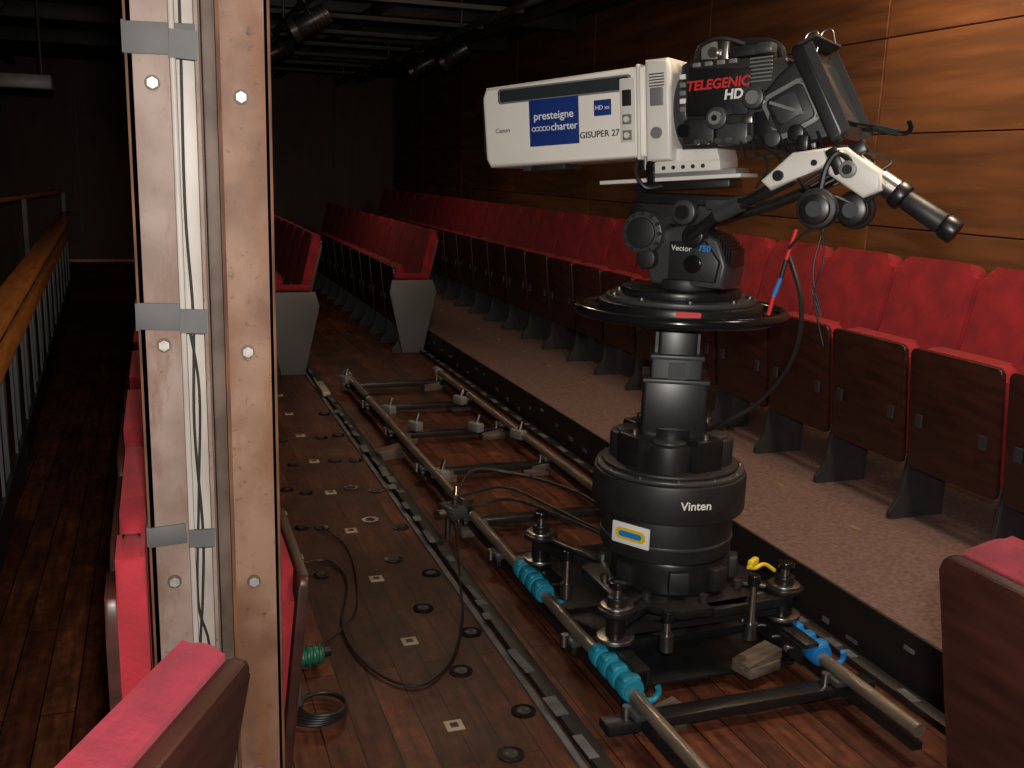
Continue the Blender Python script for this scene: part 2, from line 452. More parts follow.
b.box((.012, .032, h/2), (.018, .016, h), 'rust3', bev=.003)
b.obj('trunking', col)
b = B()
for z in (.30, .62, .92, 1.25, 1.58, 1.9, 2.3): 
    for x in (-.058, .048):
        zz = z+(.0 if x > 0 else .012)
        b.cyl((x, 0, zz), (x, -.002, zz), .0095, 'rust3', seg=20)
        b.cyl((x, -.001, zz), (x, -.005, zz), .0072, 'bolt', seg=6)
        b.cyl((x, -.004, zz), (x, -.0065, zz), .004, 'bolt', seg=12)
b.obj('bolts', col)
b = B()
for z, hh, w in ((1.645, .038, .085), (1.30, .035, .06), (1.00, .028, .05), (.78, .022, .05)):
    b.box((-.090+w/2, -.0015, z), (w, .004, hh), 'gaffer', rot=(0, random.uniform(-.06, .06), 0), bev=.001)
    b.box((-.0895, .03, z), (.003, .066, hh), 'gaffer')
    b.box((-.02, -.007, z-.006), (.034, .004, hh*.9), 'gaffer', rot=(0, .05, 0))
b.obj('tape_patches', col)
b = B()
b.tube([(-.024, .002, 2.4), (-.022, .004, 1.75), (-.025, .003, 1.45), (-.020, .001, 1.3), (-.024, 0, 1.15), (-.018, 0, 1.0), (-.022, 0, .9), (-.028, 0, .8), (-.02, 0, .6), (-.03, -.01, .3)], .0018, 'cable', sm=6)
b.tube([(-.028, .0, 1.30), (-.016, -.002, 1.2), (-.022, -.002, 1.05), (-.028, -.003, .9), (-.014, -.002, .8), (-.03, -.003, .5)], .0016, 'cable', sm=6)
b.obj('signal_cable', col)

# ------------------------------------------------------------------ dolly track
tr = empty('dolly_track', Matrix.Identity(4))
XL, XR, ZR = 1.18, 1.82, .10
b = B()
for X in (XL, XR):
    y0 = 1.55 if X < 1.5 else 1.85
    b.tube([(X, y0, ZR), (X, 6.62, ZR)], .0195, 'rail', k=20)
    b.box((X, (y0+6.6)/2, ZR-.045), (.03, 6.6-y0, .02), 'black')
    for y in (3.75, 5.9): b.cyl((X, y-.03, ZR), (X, y+.03, ZR), .023, 'darksteel')
b.cyl((XL, 6.60, ZR), (XL, 6.68, ZR), .028, 'mgrey'); b.cyl((XR, 6.60, ZR), (XR, 6.68, ZR), .028, 'mgrey')
b.obj('rails', tr)
b = B()
TY = (2.18, 2.62, 3.35, 3.78, 4.5, 5.2, 5.85, 6.5)
for i, y in enumerate(TY):
    b.box((1.5, y, .05), (.86 if i == 0 else .70, .06, .03), 'black', bev=.004)
    for X in (XL, XR):
        b.box((X, y, .078), (.07, .075, .02), 'dgrey', bev=.004)
        b.cyl((X-.045, y, .06), (X-.045, y, .1), .012, 'silver', seg=12)
b.box((1.5, 2.9, .03), (.62, 1.05, .012), 'black', bev=.003)
b.obj('cross_ties', tr)
b = B()
for x, y, r in ((1.26, 4.5, .1), (1.75, 4.5, -.2), (1.24, 5.2, .2), (1.75, 5.2, 0), (1.26, 5.85, -.1), (1.76, 5.9, .15), (1.74, 6.5, .1), (1.10, 4.95, .3), (1.66, 2.36, .25), (1.20, 3.78, .1), (1.25, 2.2, .2)):
    z0 = .036 if 2.3 < y < 3.4 else 0
    b.box((x, y, z0+.017), (.13, .08, .034), 'wood', rot=(0, 0, r), bev=.003)
    b.prism([(-.07, 0), (.07, 0), (.07, .03), (-.07, .006)], -.035, .035, 'wood', 'XZ', X=Matrix.Translation((x, y, z0+.035)) @ Matrix.Rotation(r, 4, 'Z'))
b.box((1.0, 6.55, .03), (.05, .35, .03), 'plate', bev=.004)
b.obj('wedges', tr)
b = B()
for x, y in ((1.14, 6.5), (1.24, 5.6), (1.72, 5.75), (1.62, 5.1), (1.2, 4.3), (1.8, 4.9), (1.3, 5.2)):
    b.box((x, y, .1), (.05, .09, .05), 'mgrey', bev=.008, rot=(0, 0, .4)); b.cyl((x, y, .1), (x+.02, y, .17), .012, 'silver', seg=12)
b.obj('clamps', tr)

# ------------------------------------------------------------------ rail dolly
dl = empty('rail_dolly', Matrix.Translation((1.5, 2.65, 0)))
b = B()
b.prism([(-.25, -.10), (-.10, -.27), (.12, -.27), (.27, -.10), (.27, .12), (.12, .27), (-.10, .27), (-.25, .12)], .22, .25, 'black', 'XY', bev=.006)
b.cyl((0, 0, .07), (0, 0, .22), .095, 'blackm', bev=.008)
b.cyl((0, 0, .25), (0, 0, .352), .190, 'black', bev=.01)
for a in range(0, 360, 45):
    c, s_ = math.cos(R_(a)), math.sin(R_(a)); b.cyl((c*.225, s_*.225, .25), (c*.225, s_*.225, .272), .014, 'darksteel', seg=10)
for a in (250, 290, 200, 330):
    c, s_ = math.cos(R_(a)), math.sin(R_(a)); b.box((c*.197, s_*.197, .30), (.03, .06, .07), 'blackm', rot=(0, 0, R_(a)), bev=.005)
b.obj('turntable', dl)
b = B()
for sx in (-1, 1):
    for sy in (-1, 1):
        hx = sx*.285; hy = sy*.31+.09
        b.bar((sx*.12, sy*.12, .232), (hx, hy, .232), .075, .028, 'black', bev=.006)
        b.bar((sx*.18, sy*.15, .26), (hx, hy, .26), .03, .012, 'darksteel', bev=.003)
        b.cyl((hx, hy, .12), (hx, hy, .25), .030, 'blackg', bev=.004)
        b.cyl((hx, hy, .25), (hx, hy, .268), .058, 'black', bev=.004)
        b.cyl((hx, hy, .268), (hx, hy, .275), .048, 'silver', bev=.002)
        b.cyl((hx, hy, .275), (hx, hy, .30), .030, 'black', bev=.004)
        b.cyl((hx, hy, .30), (hx, hy, .325), .012, 'silver', seg=12)
        b.cyl((hx, hy, .325), (hx, hy, .345), .026, 'blackg', bev=.004)
        b.cyl((hx, hy, .165), (hx, hy, .178), .056, 'silver', bev=.003)
        b.box((hx-sx*.005, hy-.04, .145), (.05, .26, .014), 'black', bev=.004)
        b.box((hx-sx*.03, hy-.04, .11), (.010, .24, .06), 'black', bev=.003)
        for dy in (-.10, -.02, .06): b.cyl((hx-sx*.035, hy+dy, .11), (hx-sx*.048, hy+dy, .11), .010, 'silver', seg=12)
b.bar((-.26, -.22, .19), (.26, -.22, .19), .03, .02, 'black'); b.bar((-.26, .38, .19), (.26, .38, .19), .03, .02, 'black')
b.bar((.0, -.26, .235), (.29, -.24, .235), .05, .03, 'black', bev=.004)
for x, y, hh in ((.12, -.30, .34), (-.16, -.30, .26), (.17, .3, .3), (-.3, .12, .3)):
    b.cyl((x, y, .15), (x, y, hh), .011, 'silver', seg=14); b.cyl((x, y, hh-.02), (x, y, hh+.012), .018, 'blackg', seg=16, bev=.003)
    b.cyl((x, y, .15), (x, y, .2), .02, 'darksteel', seg=16)
b.obj('bogie_arms', dl)
def skate(x, y, m, n=4):
    p_ = .062; L = p_*n
    for i in range(n):
        yy = y-L/2+p_/2+i*p_
        b.cyl((x, yy-.028, ZR+.008), (x, yy+.028, ZR+.008), .036, m, seg=24, bev=.010)
        b.box((x-.0, yy, ZR+.032), (.058, .040, .026), m, bev=.010, seg=3)
    b.cyl((x, y-L/2, ZR+.008), (x, y+L/2, ZR+.008), .029, m, seg=20)
    b.torus((x+.055, y-L/2+.01, ZR-.005), .026, .009, m, axis='Y', n=18, a0=R_(-170), a1=R_(30))
b = B()
skate(XL, 3.02, 'teal'); skate(XL, 2.35, 'teal'); skate(XR, 2.38, 'bluer'); skate(XR, 3.02, 'bluer')
o = b.obj('guide_wheels', None); o.parent = dl; o.location = (-1.5, -2.65, 0)
b = B()
b.box((.18, -.20, .345), (.05, .02, .025), 'yellow', rot=(0, 0, .6), bev=.006)
b.tube([(.26, -.20, .31), (.22, -.2, .335), (.18, -.21, .33), (.15, -.22, .34)], .006, 'yellow', sm=6)
b.obj('yellow_strap', dl)

# ------------------------------------------------------------------ camera pedestal + head
PA = R_(128.75)
SH = Vector((.0155, .0095, 0))
pd = empty('camera_pedestal', Matrix.Translation((1.5, 2.65, 0)) @ Matrix.Rotation(PA, 4, 'Z'))
b = B()
b.cyl((0, 0, .354), (0, 0, .50), .205, 'blackm', bev=.01, seg=64)
b.cyl((0, 0, .40), (0, 0, .41), .209, 'dgrey', bev=.003, seg=64)
b.cyl((0, 0, .49), (0, 0, .610), .238, 'blackm', bev=.010, seg=64)
b.cyl((0, 0, .610), (0, 0, .622), .230, 'dgrey', bev=.004, seg=64)
b.cyl((0, 0, .622), (0, 0, .635), .212, 'blackm', bev=.006, seg=64)
for a in range(0, 360, 90):
    c, s_ = math.cos(R_(a+20)), math.sin(R_(a+20))
    b.cyl((c*.12, s_*.12, .60), (c*.12, s_*.12, .715), .070, 'blackm', bev=.008)
    b.cyl((c*.12, s_*.12, .715), (c*.12, s_*.12, .723), .052, 'dgrey', bev=.003)
for a in range(45, 405, 90):
    c, s_ = math.cos(R_(a+20)), math.sin(R_(a+20))
    b.box((c*.12, s_*.12, .665), (.11, .11, .13), 'black', rot=(0, 0, R_(a+20)), bev=.01)
    b.cyl((c*.15, s_*.15, .725), (c*.15, s_*.15, .745), .012, 'silver', seg=12)
for a in range(0, 360, 30):
    c, s_ = math.cos(R_(a)), math.sin(R_(a)); b.cyl((c*.22, s_*.22, .618), (c*.22, s_*.22, .626), .007, 'silver', seg=8)
b.cyl((0, 0, .58), (0, 0, .75), .11, 'black')
b.obj('base', pd).location = SH
b = B()
rz = R_(25)
b.box((0, 0, .76), (.195, .195, .28), 'black', rot=(0, 0, rz), bev=.012)
b.box((0, 0, .80), (.155, .155, .34), 'blackm', rot=(0, 0, rz), bev=.01)
b.box((0, 0, .92), (.115, .115, .32), 'black', rot=(0, 0, rz), bev=.01)
for z, w in ((.895, .200), (.965, .162)):
    b.box((0, 0, z), (w, w, .014), 'dgrey', rot=(0, 0, rz), bev=.004)
for k in (-1, 1):
    b.box((k*.062*math.cos(rz), k*.062*math.sin(rz), .93), (.010, .05, .28), 'dgrey', rot=(0, 0, rz))
    b.box((-k*.080*math.sin(rz), k*.080*math.cos(rz), .80), (.05, .008, .30), 'dgrey', rot=(0, 0, rz))
b.obj('telescopic_column', pd).location = SH
b = B()
b.torus((0, 0, 1.10), .306, .0165, 'blackg', n=80, k=14)
for a in (10, 130, 250):
    c, s_ = math.cos(R_(a)), math.sin(R_(a)); b.bar((c*.12, s_*.12, 1.085), (c*.305, s_*.305, 1.098), .035, .014, 'black', bev=.003)
b.obj('steering_ring', pd).location = SH
b = B()
b.cyl((0, 0, 1.05), (0, 0, 1.085), .11, 'blackm', r2=.20, seg=48)
b.cyl((0, 0, 1.085), (0, 0, 1.13), .245, 'black', bev=.008, seg=64)
b.cyl((0, 0, 1.13), (0, 0, 1.145), .225, 'dgrey', bev=.004, seg=64)
b.cyl((0, 0, 1.145), (0, 0, 1.17), .18, 'black', bev=.006, seg=48)
for a in range(0, 360, 40):
    c, s_ = math.cos(R_(a)), math.sin(R_(a)); b.cyl((c*.205, s_*.205, 1.145), (c*.205, s_*.205, 1.152), .012, 'darksteel', seg=12)
dr = Vector((math.cos(R_(118)), math.sin(R_(118)), 0))
b.slab(dr*.2465+Vector((0, 0, 1.118)), .07, .015, .003, .004, 'redp', rz=R_(118), bev=.0)
b.obj('ring_plate', pd).location = SH
# head
b = B()
b.cyl((0, 0, 1.165), (0, 0, 1.20), .10, 'blackm', bev=.006)
b.prism([(-.14, 1.18), (.08, 1.18), (.105, 1.24), (.10, 1.33), (-.02, 1.36), (-.12, 1.32), (-.15, 1.25)], -.08, .09, 'dgrey', 'XZ', bev=.012, seg=3)
b.prism([(-.125, 1.20), (.02, 1.20), (.02, 1.31), (-.09, 1.315), (-.135, 1.26)], .09, .112, 'blackm', 'XZ', bev=.008)
b.cyl((.105, .0, 1.33), (.105, .12, 1.33), .064, 'dgrey', bev=.008, seg=40)
b.cyl((.105, .12, 1.33), (.105, .132, 1.33), .045, 'blackm', bev=.004, seg=40)
for a in range(0, 360, 30): b.cyl((.105+.056*math.cos(R_(a)), .118, 1.33+.056*math.sin(R_(a))), (.105+.056*math.cos(R_(a)), .124, 1.33+.056*math.sin(R_(a))), .006, 'blackm', seg=8)
b.cyl((.09, .02, 1.255), (.09, .12, 1.255), .032, 'blackm', bev=.008)
b.cyl((.145, -.05, 1.385), (.145, .06, 1.385), .032, 'black', bev=.006)
b.cyl((-.02, .08, 1.395), (-.02, .12, 1.395), .036, 'dgrey', bev=.006); b.cyl((-.02, .12, 1.395), (-.02, .132, 1.395), .02, 'black')
b.prism([(-.17, 1.415), (.16, 1.415), (.14, 1.445), (-.15, 1.445)], -.075, .085, 'black', 'XZ', bev=.006)
b.prism([(-.09, 1.355), (.10, 1.355), (.15, 1.415), (-.14, 1.415)], -.06, .07, 'blackm', 'XZ', bev=.006)
b.box((-.11, .08, 1.42), (.07, .03, .03), 'dgrey', bev=.006)
for i in range(6): b.box((-.16+.008*i, .03, 1.27+.008*i), (.005, .10, .05), 'black')
b.cyl((-.06, .112, 1.25), (-.06, .126, 1.25), .026, 'blackg', bev=.003)
b.obj('pan_tilt_head', pd)
text('Vector', .022, (-.02, .1132, 1.292), 'whitep', pd, 'head_label')
text('750', .024, (-.09, .1132, 1.295), 'bluep', pd, 'head_label_number', bold=.0008)
def loc_dir(deg): 
    return Vector((math.cos(R_(deg)), math.sin(R_(deg)), 0))
d = loc_dir(133)
text('Vinten', .036, d*.2395+Vector((0, 0, .555))+SH, 'whitep', pd, 'base_label', ax=Vector((0, 0, 1)).cross(d), bold=.0005)
b = B()
b.slab(loc_dir(83)*.2075+Vector((0, 0, .435)), .13, .066, .004, .003, 'whitep', rz=R_(83), bev=.001)
b.slab(loc_dir(83)*.2105+Vector((0, 0, .435)), .105, .036, .003, .016, 'yellow', rz=R_(83), bev=.0)
b.slab(loc_dir(83)*.2125+Vector((0, 0, .435)), .08, .018, .003, .008, 'bluep', rz=R_(83), bev=.0)
b.obj('sticker', pd).location = SH
b = B()
b.tube([(-.31, .05, 1.30), (-.37, .08, 1.16), (-.35, .05, 1.0), (-.26, .02, .86), (-.16, .02, .78), (-.10, .0, .74)], .007, 'cable', sm=8)
b.obj('pedestal_cable', pd)
b = B()
b.cyl((-.06, .09, 1.33), (-.06, .14, 1.33), .032, 'black', bev=.005)
b.tube([(-.05, .13, 1.325), (-.14, .14, 1.40), (-.26, .155, 1.455), (-.34, .16, 1.50)], .017, 'black', k=12)
b.cyl((-.13, .14, 1.393), (-.20, .148, 1.428), .023, 'dgrey')
b.tube([(-.02, -.12, 1.36), (-.2, -.13, 1.42), (-.38, -.13, 1.50)], .016, 'black', k=12)
b.obj('pan_bar', pd)
b = B()
b.prism([(-.26, 1.49), (-.34, 1.565), (-.44, 1.58), (-.45, 1.54), (-.38, 1.51), (-.29, 1.465)], .13, .19, 'white2', 'XZ', bev=.01, seg=3)
b.prism([(-.42, 1.575), (-.48, 1.58), (-.57, 1.52), (-.575, 1.475), (-.53, 1.455), (-.44, 1.51)], .12, .20, 'white2', 'XZ', bev=.012, seg=3)
b.cyl((-.49, .20, 1.525), (-.49, .212, 1.525), .022, 'mgrey', bev=.003); b.cyl((-.49, .212, 1.525), (-.49, .217, 1.525), .012, 'black')
b.box((-.36, .16, 1.59), (.03, .03, .04), 'black', bev=.005)
b.cyl((-.31, .19, 1.505), (-.31, .2, 1.505), .014, 'black'); b.cyl((-.40, .19, 1.54), (-.40, .196, 1.54), .008, 'black')
b.box((-.455, .175, 1.545), (.03, .06, .07), 'black', bev=.006, rot=(0, .5, 0))
b.cyl((-.56, .16, 1.50), (-.60, .16, 1.475), .030, 'silver'); b.cyl((-.60, .16, 1.475), (-.625, .16, 1.457), .036, 'black', bev=.006)
b.cyl((-.625, .16, 1.457), (-.72, .16, 1.40), .025, 'blackm', r2=.028, bev=.006); b.cyl((-.72, .16, 1.40), (-.755, .16, 1.378), .031, 'black', bev=.008)
b.box((-.50, .17, 1.575), (.05, .03, .035), 'black', bev=.006, rot=(0, .5, 0))
b.tube([(-.36, .18, 1.50), (-.40, .21, 1.47), (-.46, .21, 1.46), (-.52, .19, 1.44), (-.56, .16, 1.47)], .005, 'cable', sm=6)
b.obj('hand_control', pd)
hp = empty('headphones', Matrix.Translation((1.5, 2.65, 0)) @ Matrix.Rotation(PA, 4, 'Z'))
b = B()
for x, y in ((-.43, .235), (-.505, .17)):
    b.cyl((x, y-.02, 1.425), (x, y+.015, 1.425), .052 if x > -.45 else .042, 'blackm', bev=.01); b.cyl((x, y+.015, 1.425), (x, y+.032, 1.425), .040, 'black', bev=.008)
    b.cyl((x, y+.032, 1.425), (x, y+.034, 1.425), .02, 'dgrey')
    b.torus((x, y-.025, 1.425), .036, .015, 'blackm', axis='Y', n=24)
b.tube([(-.43, .225, 1.46), (-.44, .22, 1.53), (-.465, .215, 1.565), (-.50, .19, 1.53), (-.505, .17, 1.46)], .008, 'black', sm=8)
b.tube([(-.43, .235, 1.38), (-.39, .235, 1.35), (-.365, .23, 1.32)], .004, 'cable', sm=5)
b.obj('ear_cups_and_band', hp)
b = B()
p = [Vector((-.375, .21, 1.37)), Vector((-.355, .21, 1.29)), Vector((-.345, .21, 1.24)), Vector((-.33, .21, 1.19)), Vector((-.32, .21, 1.14))]
for i, m in enumerate(('redp', 'cable', 'bluep', 'redp')): b.tube([p[i], p[i+1]], .006, m)
b.tube([(-.43, .2, 1.40), (-.455, .22, 1.3), (-.44, .22, 1.2), (-.47, .2, 1.07)], .0025, 'cable', sm=6)
b.tube([(-.45, .19, 1.42), (-.43, .22, 1.27), (-.46, .21, 1.15), (-.43, .22, 1.22)], .0025, 'cable', sm=6)
b.obj('lead', hp)

# ------------------------------------------------------------------ broadcast camera
cm = empty('broadcast_camera', Matrix.Translation((1.5, 2.65, 1.5)) @ Matrix.Rotation(PA, 4, 'Z') @ Matrix.Rotation(R_(4.6), 4, 'Y'))
b = B()
b.prism([(.10, .055), (.64, .055), (.655, .08), (.66, .27), (.645, .30), (.10, .312)], -.115, .12, 'white', 'XZ', bev=.014, seg=4)
b.prism([(.02, .04), (.10, .04), (.10, .325), (.03, .325), (.02, .30)], -.12, .126, 'white2', 'XZ', bev=.014, seg=4)
b.box((.12, .003, .182), (.012, .25, .268), 'white2', bev=.005)
b.cyl((.02, 0, .18), (-.02, 0, .18), .11, 'dgrey', bev=.004, seg=40)
b.slab((.663, 0, .177), .21, .20, .008, .03, 'blackm', bev=.002)
b.obj('lens_housing', cm)
b = B()
b.slab((.37, .121, .268), .44, .036, .004, .008, 'glass', rz=R_(90), bev=.001)
b.slab((.37, .1212, .268), .455, .046, .003, .01, 'mgrey', rz=R_(90), bev=.001)
b.slab((.40, .1225, .178), .17, .138, .004, .002, 'blue', rz=R_(90), bev=.001)
b.slab((.235, .1225, .205), .055, .045, .004, .002, 'blue', rz=R_(90), bev=.001)
b.slab((.155, .1235, .19), .045, .18, .004, .004, 'white2', rz=R_(90), bev=.001)
b.slab((.155, .1265, .225), .028, .045, .004, .002, 'blackm', rz=R_(90), bev=.001)
for z in (.12, .165): b.box((.155, .127, z), (.028, .006, .028), 'mgrey', bev=.002); b.cyl((.155, .129, z), (.155, .133, z), .009, 'white2', seg=12)
b.box((.06, .13, .22), (.04, .008, .05), 'mgrey', bev=.003); b.cyl((.06, .13, .12), (.06, .14, .12), .016, 'mgrey')
for i in range(5): b.box((.06, .129, .25+.008*i), (.045, .003, .003), 'blackp')
b.box((.46, 0, .048), (.12, .12, .02), 'blackm', bev=.004); b.box((.55, .02, .05), (.03, .05, .02), 'dgrey', bev=.004)
b.cyl((.12, .08, .05), (.12, .08, .02), .02, 'black'); b.tube([(.12, .10, .07), (.13, .13, .02), (.10, .13, -.03), (.06, .1, -.03)], .006, 'cable', sm=6)
b.obj('lens_panels', cm)
text('presteigne', .033, (.40, .1248, .197), 'whitep', cm, 'lens_sticker_text', bold=.0003)
text('charter', .031, (.364, .1248, .162), 'whitep', cm, 'lens_sticker_text_2', bold=.0003)
b = B()
for i in range(5): b.torus((.470-.0125*i, .1245, .160), .006, .0013, 'whitep', axis='Y', n=14, k=5)
b.obj('lens_sticker_rings', cm)
text('Canon', .020, (.585, .1212, .165), 'blackp', cm, 'lens_maker_text')
text('GISUPER 27', .026, (.248, .1212, .130), 'blackp', cm, 'lens_model_text', bold=.0003)
text('HD xs', .018, (.235, .125, .205), 'whitep', cm, 'lens_badge_text')
b = B()
b.prism([(.0, .07), (-.28, .06), (-.33, .10), (-.34, .22), (-.30, .29), (-.03, .315), (.0, .30)], -.10, .10, 'blackm', 'XZ', bev=.012, seg=3)
b.prism([(-.02, .16), (-.20, .15), (-.21, .27), (-.03, .29)], .10, .115, 'black', 'XZ', bev=.006)
b.box((-.06, .105, .115), (.09, .03, .07), 'blackm', bev=.006)
b.box((-.16, .11, .10), (.09, .04, .06), 'dgrey', bev=.008)
b.box((-.25, .105, .11), (.07, .03, .09), 'black', bev=.008)
b.cyl((-.12, .11, .145), (-.12, .145, .145), .030, 'dgrey', bev=.004); b.cyl((-.12, .145, .145), (-.12, .155, .145), .018, 'mgrey'); b.cyl((-.12, .155, .145), (-.12, .158, .145), .008, 'black')
b.cyl((-.225, .11, .19), (-.225, .15, .19), .030, 'dgrey', bev=.005); b.cyl((-.225, .15, .19), (-.225, .156, .19), .018, 'mgrey')
b.cyl((-.02, .115, .12), (-.02, .135, .12), .018, 'blackg')
for i in range(6): b.cyl((-.06-.03*i, .125, .085), (-.06-.03*i, .135, .085), .008, 'silver', seg=12)
for i in range(5): b.box((-.01, .106, .18+.022*i), (.018, .01, .014), 'whitep' if i in (1, 4) else 'mgrey', bev=.002)
for i in range(7): b.box((-.235, .108, .235+.01*i), (.06, .008, .004), 'mgrey')
for i in range(4): b.box((-.05-.035*i, .103, .296), (.022, .008, .012), 'mgrey', bev=.002)
b.box((-.30, .09, .15), (.05, .05, .06), 'dgrey', bev=.006)
b.box((-.20, .117, .135), (.03, .012, .02), 'silver', bev=.003); b.box((-.27, .125, .15), (.02, .01, .03), 'mgrey', bev=.003)
b.obj('camera_body', cm)
b = B()
b.tube([(-.02, .0, .31), (-.03, .0, .345), (-.08, .0, .355), (-.2, .0, .352), (-.25, 0, .33), (-.26, .0, .30)], .013, 'black', k=10, sm=4)
b.box((-.07, .04, .335), (.05, .04, .05), 'mgrey', bev=.006); b.cyl((-.085, .06, .33), (-.085, .075, .33), .014, 'silver')
b.box((-.11, .05, .33), (.03, .02, .065), 'silver', bev=.004)
b.box((-.18, .0, .325), (.10, .12, .03), 'blackm', bev=.008)
b.box((-.23, .05, .325), (.05, .05, .03), 'dgrey', bev=.008)
b.tube([(-.03, .07, .30), (-.06, .09, .35), (-.12, .09, .36), (-.18, .08, .34)], .006, 'cable', sm=6)
b.tube([(-.32, .03, .30), (-.335, .03, .35), (-.36, .03, .355), (-.37, .03, .33)], .003, 'silver', sm=6)
b.tube([(-.36, .03, .30), (-.375, .03, .35), (-.40, .03, .355), (-.41, .03, .32)], .003, 'silver', sm=6)
b.obj('carry_handle', cm)
text('TELEGENIC', .036, (-.115, .1165, .238), 'redp', cm, 'body_label', bold=.0010, shear=.15)
text('HD', .036, (-.16, .1165, .206), 'whitep', cm, 'body_label_2', bold=.0012, shear=.15)
VF = Matrix.Translation((-.350, .03, .165)) @ Matrix.Rotation(R_(24), 4, 'Y')
def vx(o): o.matrix_local = VF; return o
b = B()
b.prism([(.10, -.07), (.10, .07), (.03, .10), (-.035, .115), (-.035, -.115), (.03, -.10)], -.12, .09, 'blackm', 'XZ', bev=.01, seg=3)
b.slab((-.05, -.01, 0), .27, .28, .035, .02, 'black', bev=.006)
b.slab((-.070, -.01, 0), .22, .17, .004, .01, 'glass', bev=.001)
for s_ in (-1, 1): b.box((-.075, -.01+s_*.130, 0), (.03, .006, .25), 'blackm')
b.box((-.08, -.01, .135), (.05, .26, .008), 'blackm')
b.slab((.03, .096, .0), .13, .125, .012, .02, 'mgrey', rz=R_(90), bev=.003)
b.slab((.03, .104, .0), .105, .10, .012, .015, 'blackm', rz=R_(90), bev=.003)
b.slab((.035, .111, .005), .07, .065, .006, .012, 'dgrey', rz=R_(90), bev=.002)
b.bar((.07, .114, .04), (.0, .114, -.03), .004, .008, 'mgrey')
b.cyl((.10, .09, -.05), (.10, .12, -.05), .022, 'dgrey', bev=.004)
for s_ in (-1, 1):
    for t_ in (-1, 1): b.cyl((.03+s_*.055, .10, t_*.05), (.03+s_*.055, .106, t_*.05), .005, 'silver', seg=8)
vx(b.obj('viewfinder', cm))
b = B()
b.bar((-.29, .10, .13), (-.36, .11, .18), .02, .04, 'dgrey', bev=.004); b.cyl((-.29, .1, .13), (-.29, .14, .13), .026, 'dgrey', bev=.004)
b.cyl((-.34, .11, .09), (-.34, .15, .09), .022, 'black', bev=.004)
b.box((-.33, .05, .06), (.10, .08, .04), 'black', bev=.008)
b.tube([(-.42, .10, .13), (-.47, .11, .105), (-.53, .11, .09), (-.60, .11, .07), (-.62, .11, .08), (-.615, .11, .10)], .006, 'blackg', sm=6)
b.cyl((-.53, .11, .09), (-.59, .11, .073), .010, 'black')
random.seed(3)
for i in range(9):
    x0 = -.18-.03*i
    b.tube([(x0, .12, .09), (x0-.03, .15, .03+.01*(i % 3)), (x0-.07, .14, .04), (x0-.08-.01*i, .13, .0), (x0-.05, .14, -.05)], .0045, 'cable', sm=6, k=6)
b.obj('viewfinder_yoke', cm)
b = B()
b.box((-.01, .01, .022), (.20, .15, .03), 'white2', bev=.004)
b.prism([(.10, .035), (-.11, .035), (-.10, .075), (.02, .075), (.06, .06)], -.07, .085, 'white2', 'XZ', bev=.005)
for i in range(5): b.cyl((.06-.03*i, .086, .022), (.06-.03*i, .0885, .022), .006, 'blackp', seg=12)
b.box((.05, .01, -.010), (.44, .15, .012), 'white2', bev=.003)
b.box((-.02, .01, .002), (.26, .12, .02), 'mgrey', bev=.003)
b.box((.02, .01, -.03), (.30, .11, .024), 'black', bev=.003)
b.tube([(.06, .10, .06), (.09, .11, .04), (.09, .11, -.02)], .012, 'blackg', sm=5)
b.obj('mount_plate', cm)

# ------------------------------------------------------------------ floor items
b = B()
def cap(x, y, r=.036):
    b.cyl((x, y, 0), (x, y, .005), r, 'blackg', seg=24); b.cyl((x, y, .004), (x, y, .007), r*.55, 'cable', seg=20)
    b.cyl((x+r*.3, y, .006), (x+r*.3, y, .008), r*.12, 'darksteel', seg=8); b.cyl((x-r*.3, y, .006), (x-r*.3, y, .008), r*.12, 'darksteel', seg=8)
for i in range(14):
    y = 2.376+.52*i
    b.box((.712, y, .002), (.05, .05, .004), 'plate', bev=.001); b.box((.712, y, .0045), (.022, .022, .002), 'blackp')
    if y < 6.5:
        cap(.92, 2.39+.51*i); cap(.815, 2.2+.46*i); cap(.52, 3.5+.52*i, .03); cap(.60, 4.0+.47*i, .03)
        b.box((.46, 3.7+.52*i, .002), (.045, .045, .004), 'plate', bev=.001)
b.obj('floor_sockets')
jb = empty('cable_junction', Matrix.Translation((1.10, 3.75, 0)))
b = B()
b.box((0, 0, .12), (.08, .11, .05), 'dgrey', rot=(0, 0, .3), bev=.008)
b.box((.05, .02, .15), (.06, .06, .03), 'darksteel', rot=(0, .2, .5), bev=.005)
b.cyl((-.05, -.03, .12), (-.08, -.05, .12), .02, 'silver'); b.cyl((.03, .06, .15), (.05, .12, .17), .014, 'silver')
b.cyl((.0, -.03, .15), (.0, -.03, .19), .015, 'darksteel'); b.cyl((-.02, .0, .0), (-.02, 0, .12), .012, 'darksteel')
b.obj('box', jb)
b = B()
b.tube([(1.13, 3.82, .15), (1.25, 3.95, .22), (1.45, 3.9, .2), (1.6, 3.6, .2), (1.62, 3.2, .2), (1.58, 2.92, .28)], .008, 'cable', sm=8)
b.tube([(1.14, 3.80, .16), (1.3, 3.7, .22), (1.42, 3.5, .2), (1.5, 3.2, .2), (1.5, 2.92, .27)], .006, 'cable', sm=8)
b.tube([(1.14, 3.72, .14), (1.3, 3.6, .2), (1.4, 3.3, .22), (1.42, 2.95, .27)], .007, 'darksteel', sm=8)
b.obj('power_cable')
b = B()
b.tube([(1.08, 3.7, .13), (1.06, 3.55, .10), (1.0, 3.3, .02), (.92, 3.0, .010), (.80, 2.72, .010), (.66, 2.6, .010), (.55, 2.75, .010), (.52, 3.05, .010), (.60, 3.4, .010), (.56, 3.62, .010), (.42, 3.55, .010), (.36, 3.2, .010)], .0045, 'cable', sm=10)
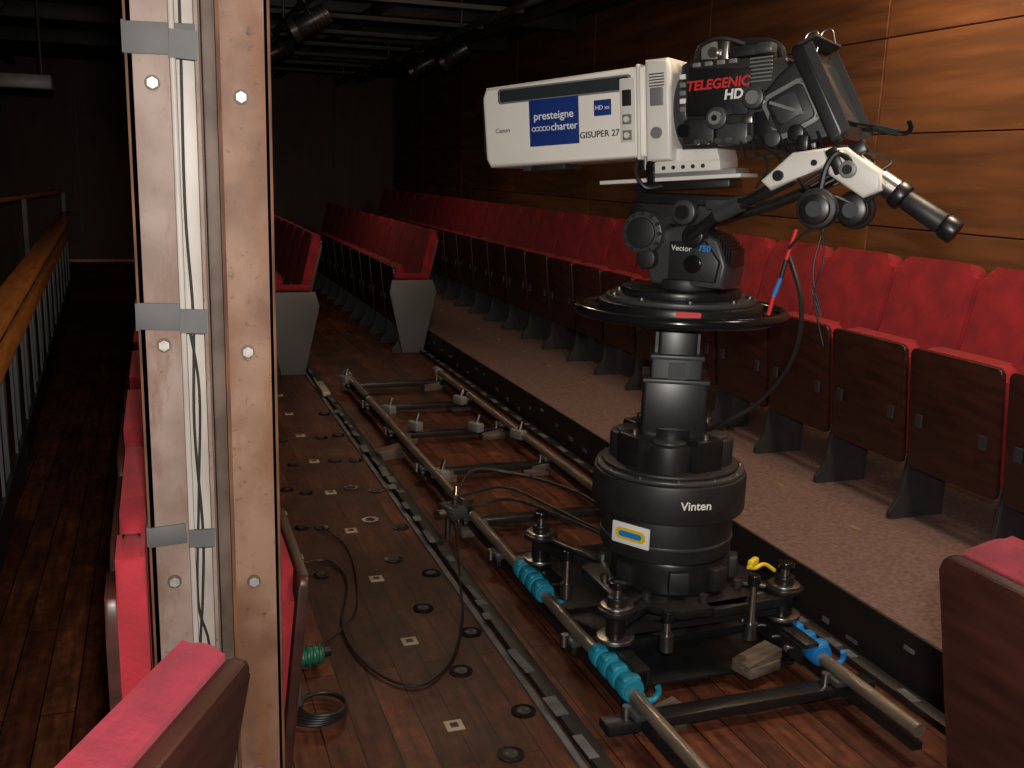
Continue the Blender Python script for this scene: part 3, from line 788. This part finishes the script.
b.tube([(.60, 4.0, .01), (.66, 3.7, .01), (.60, 3.2, .02), (.50, 3.0, .012), (.40, 2.9, .012), (.36, 2.75, .03)], .003, 'cable', sm=8)
b.obj('loose_cable')
b = B()
for i in range(5): b.torus((.36+.004*i, 2.55-.01*i, .012+.009*i), .085-.006*i, .0045, 'cable', n=40)
b.obj('cable_coil')
b = B()
b.cyl((.33, 2.80, .04), (.42, 2.82, .04), .026, 'green', bev=.004)
for i in range(5): b.torus((.34+.018*i, 2.802+.004*i, .04), .027, .005, 'green', axis='X', n=20, k=6)
b.cyl((.42, 2.82, .04), (.445, 2.825, .04), .015, 'black')
b.obj('cable_connector')

# ------------------------------------------------------------------ lights
def area(name, loc, size, power, col, target, shape='RECTANGLE', sy=None):
    l = bpy.data.lights.new(name, 'AREA'); l.energy = power; l.color = col; l.shape = shape; l.size = size
    if sy: l.size_y = sy
    o = bpy.data.objects.new(name, l); scn.collection.objects.link(o); o.location = loc
    o.rotation_euler = (Vector(target)-Vector(loc)).to_track_quat('-Z', 'Y').to_euler()
    return o
area('flash_light', (.03, -.03, 1.60), .06, 52, (1, .95, .88), (1.7, 3.0, 1.0), sy=.04)
area('ceiling_light_near', (2.3, 1.9, 2.72), .5, 42, (1, .77, .54), (2.4, 2.6, 0), sy=.5)
area('ceiling_light_wall', (2.8, 3.6, 2.7), .4, 22, (1, .70, .42), (3.4, 4.2, 1.4), sy=.4)
area('ceiling_light_track', (1.5, 5.3, 2.6), .4, 16, (1, .76, .5), (1.6, 5.5, 0), sy=.4)
area('ceiling_light_left', (.2, .2, 2.7), .4, 6, (1, .84, .68), (.1, 1.6, .8), sy=.4)
area('ceiling_light_far', (1.8, 9.5, 2.2), .5, 5, (1, .7, .45), (1.8, 9.6, 0), sy=.5)
w = bpy.data.worlds.new('world'); scn.world = w; w.use_nodes = True
w.node_tree.nodes['Background'].inputs['Color'].default_value = (.5, .42, .36, 1)
w.node_tree.nodes['Background'].inputs['Strength'].default_value = .04

# ------------------------------------------------------------------ camera
th, pt, rl = R_(19.7), R_(12.15), .03
Rv = Vector((math.cos(th), -math.sin(th), 0)); Fh = Vector((math.sin(th), math.cos(th), 0)); Z = Vector((0, 0, 1))
fw = Fh*math.cos(pt)-Z*math.sin(pt); up = Fh*math.sin(pt)+Z*math.cos(pt)
u = Rv*math.cos(rl)+up*math.sin(rl); v = -Rv*math.sin(rl)+up*math.cos(rl)
A = Matrix((u, v, -fw)).transposed().to_4x4(); A.translation = (0, 0, 1.5)
cd = bpy.data.cameras.new('camera'); cd.lens = 35; cd.sensor_width = 36; cd.clip_start = .05
co = bpy.data.objects.new('camera', cd); scn.collection.objects.link(co); co.matrix_world = A
scn.camera = co
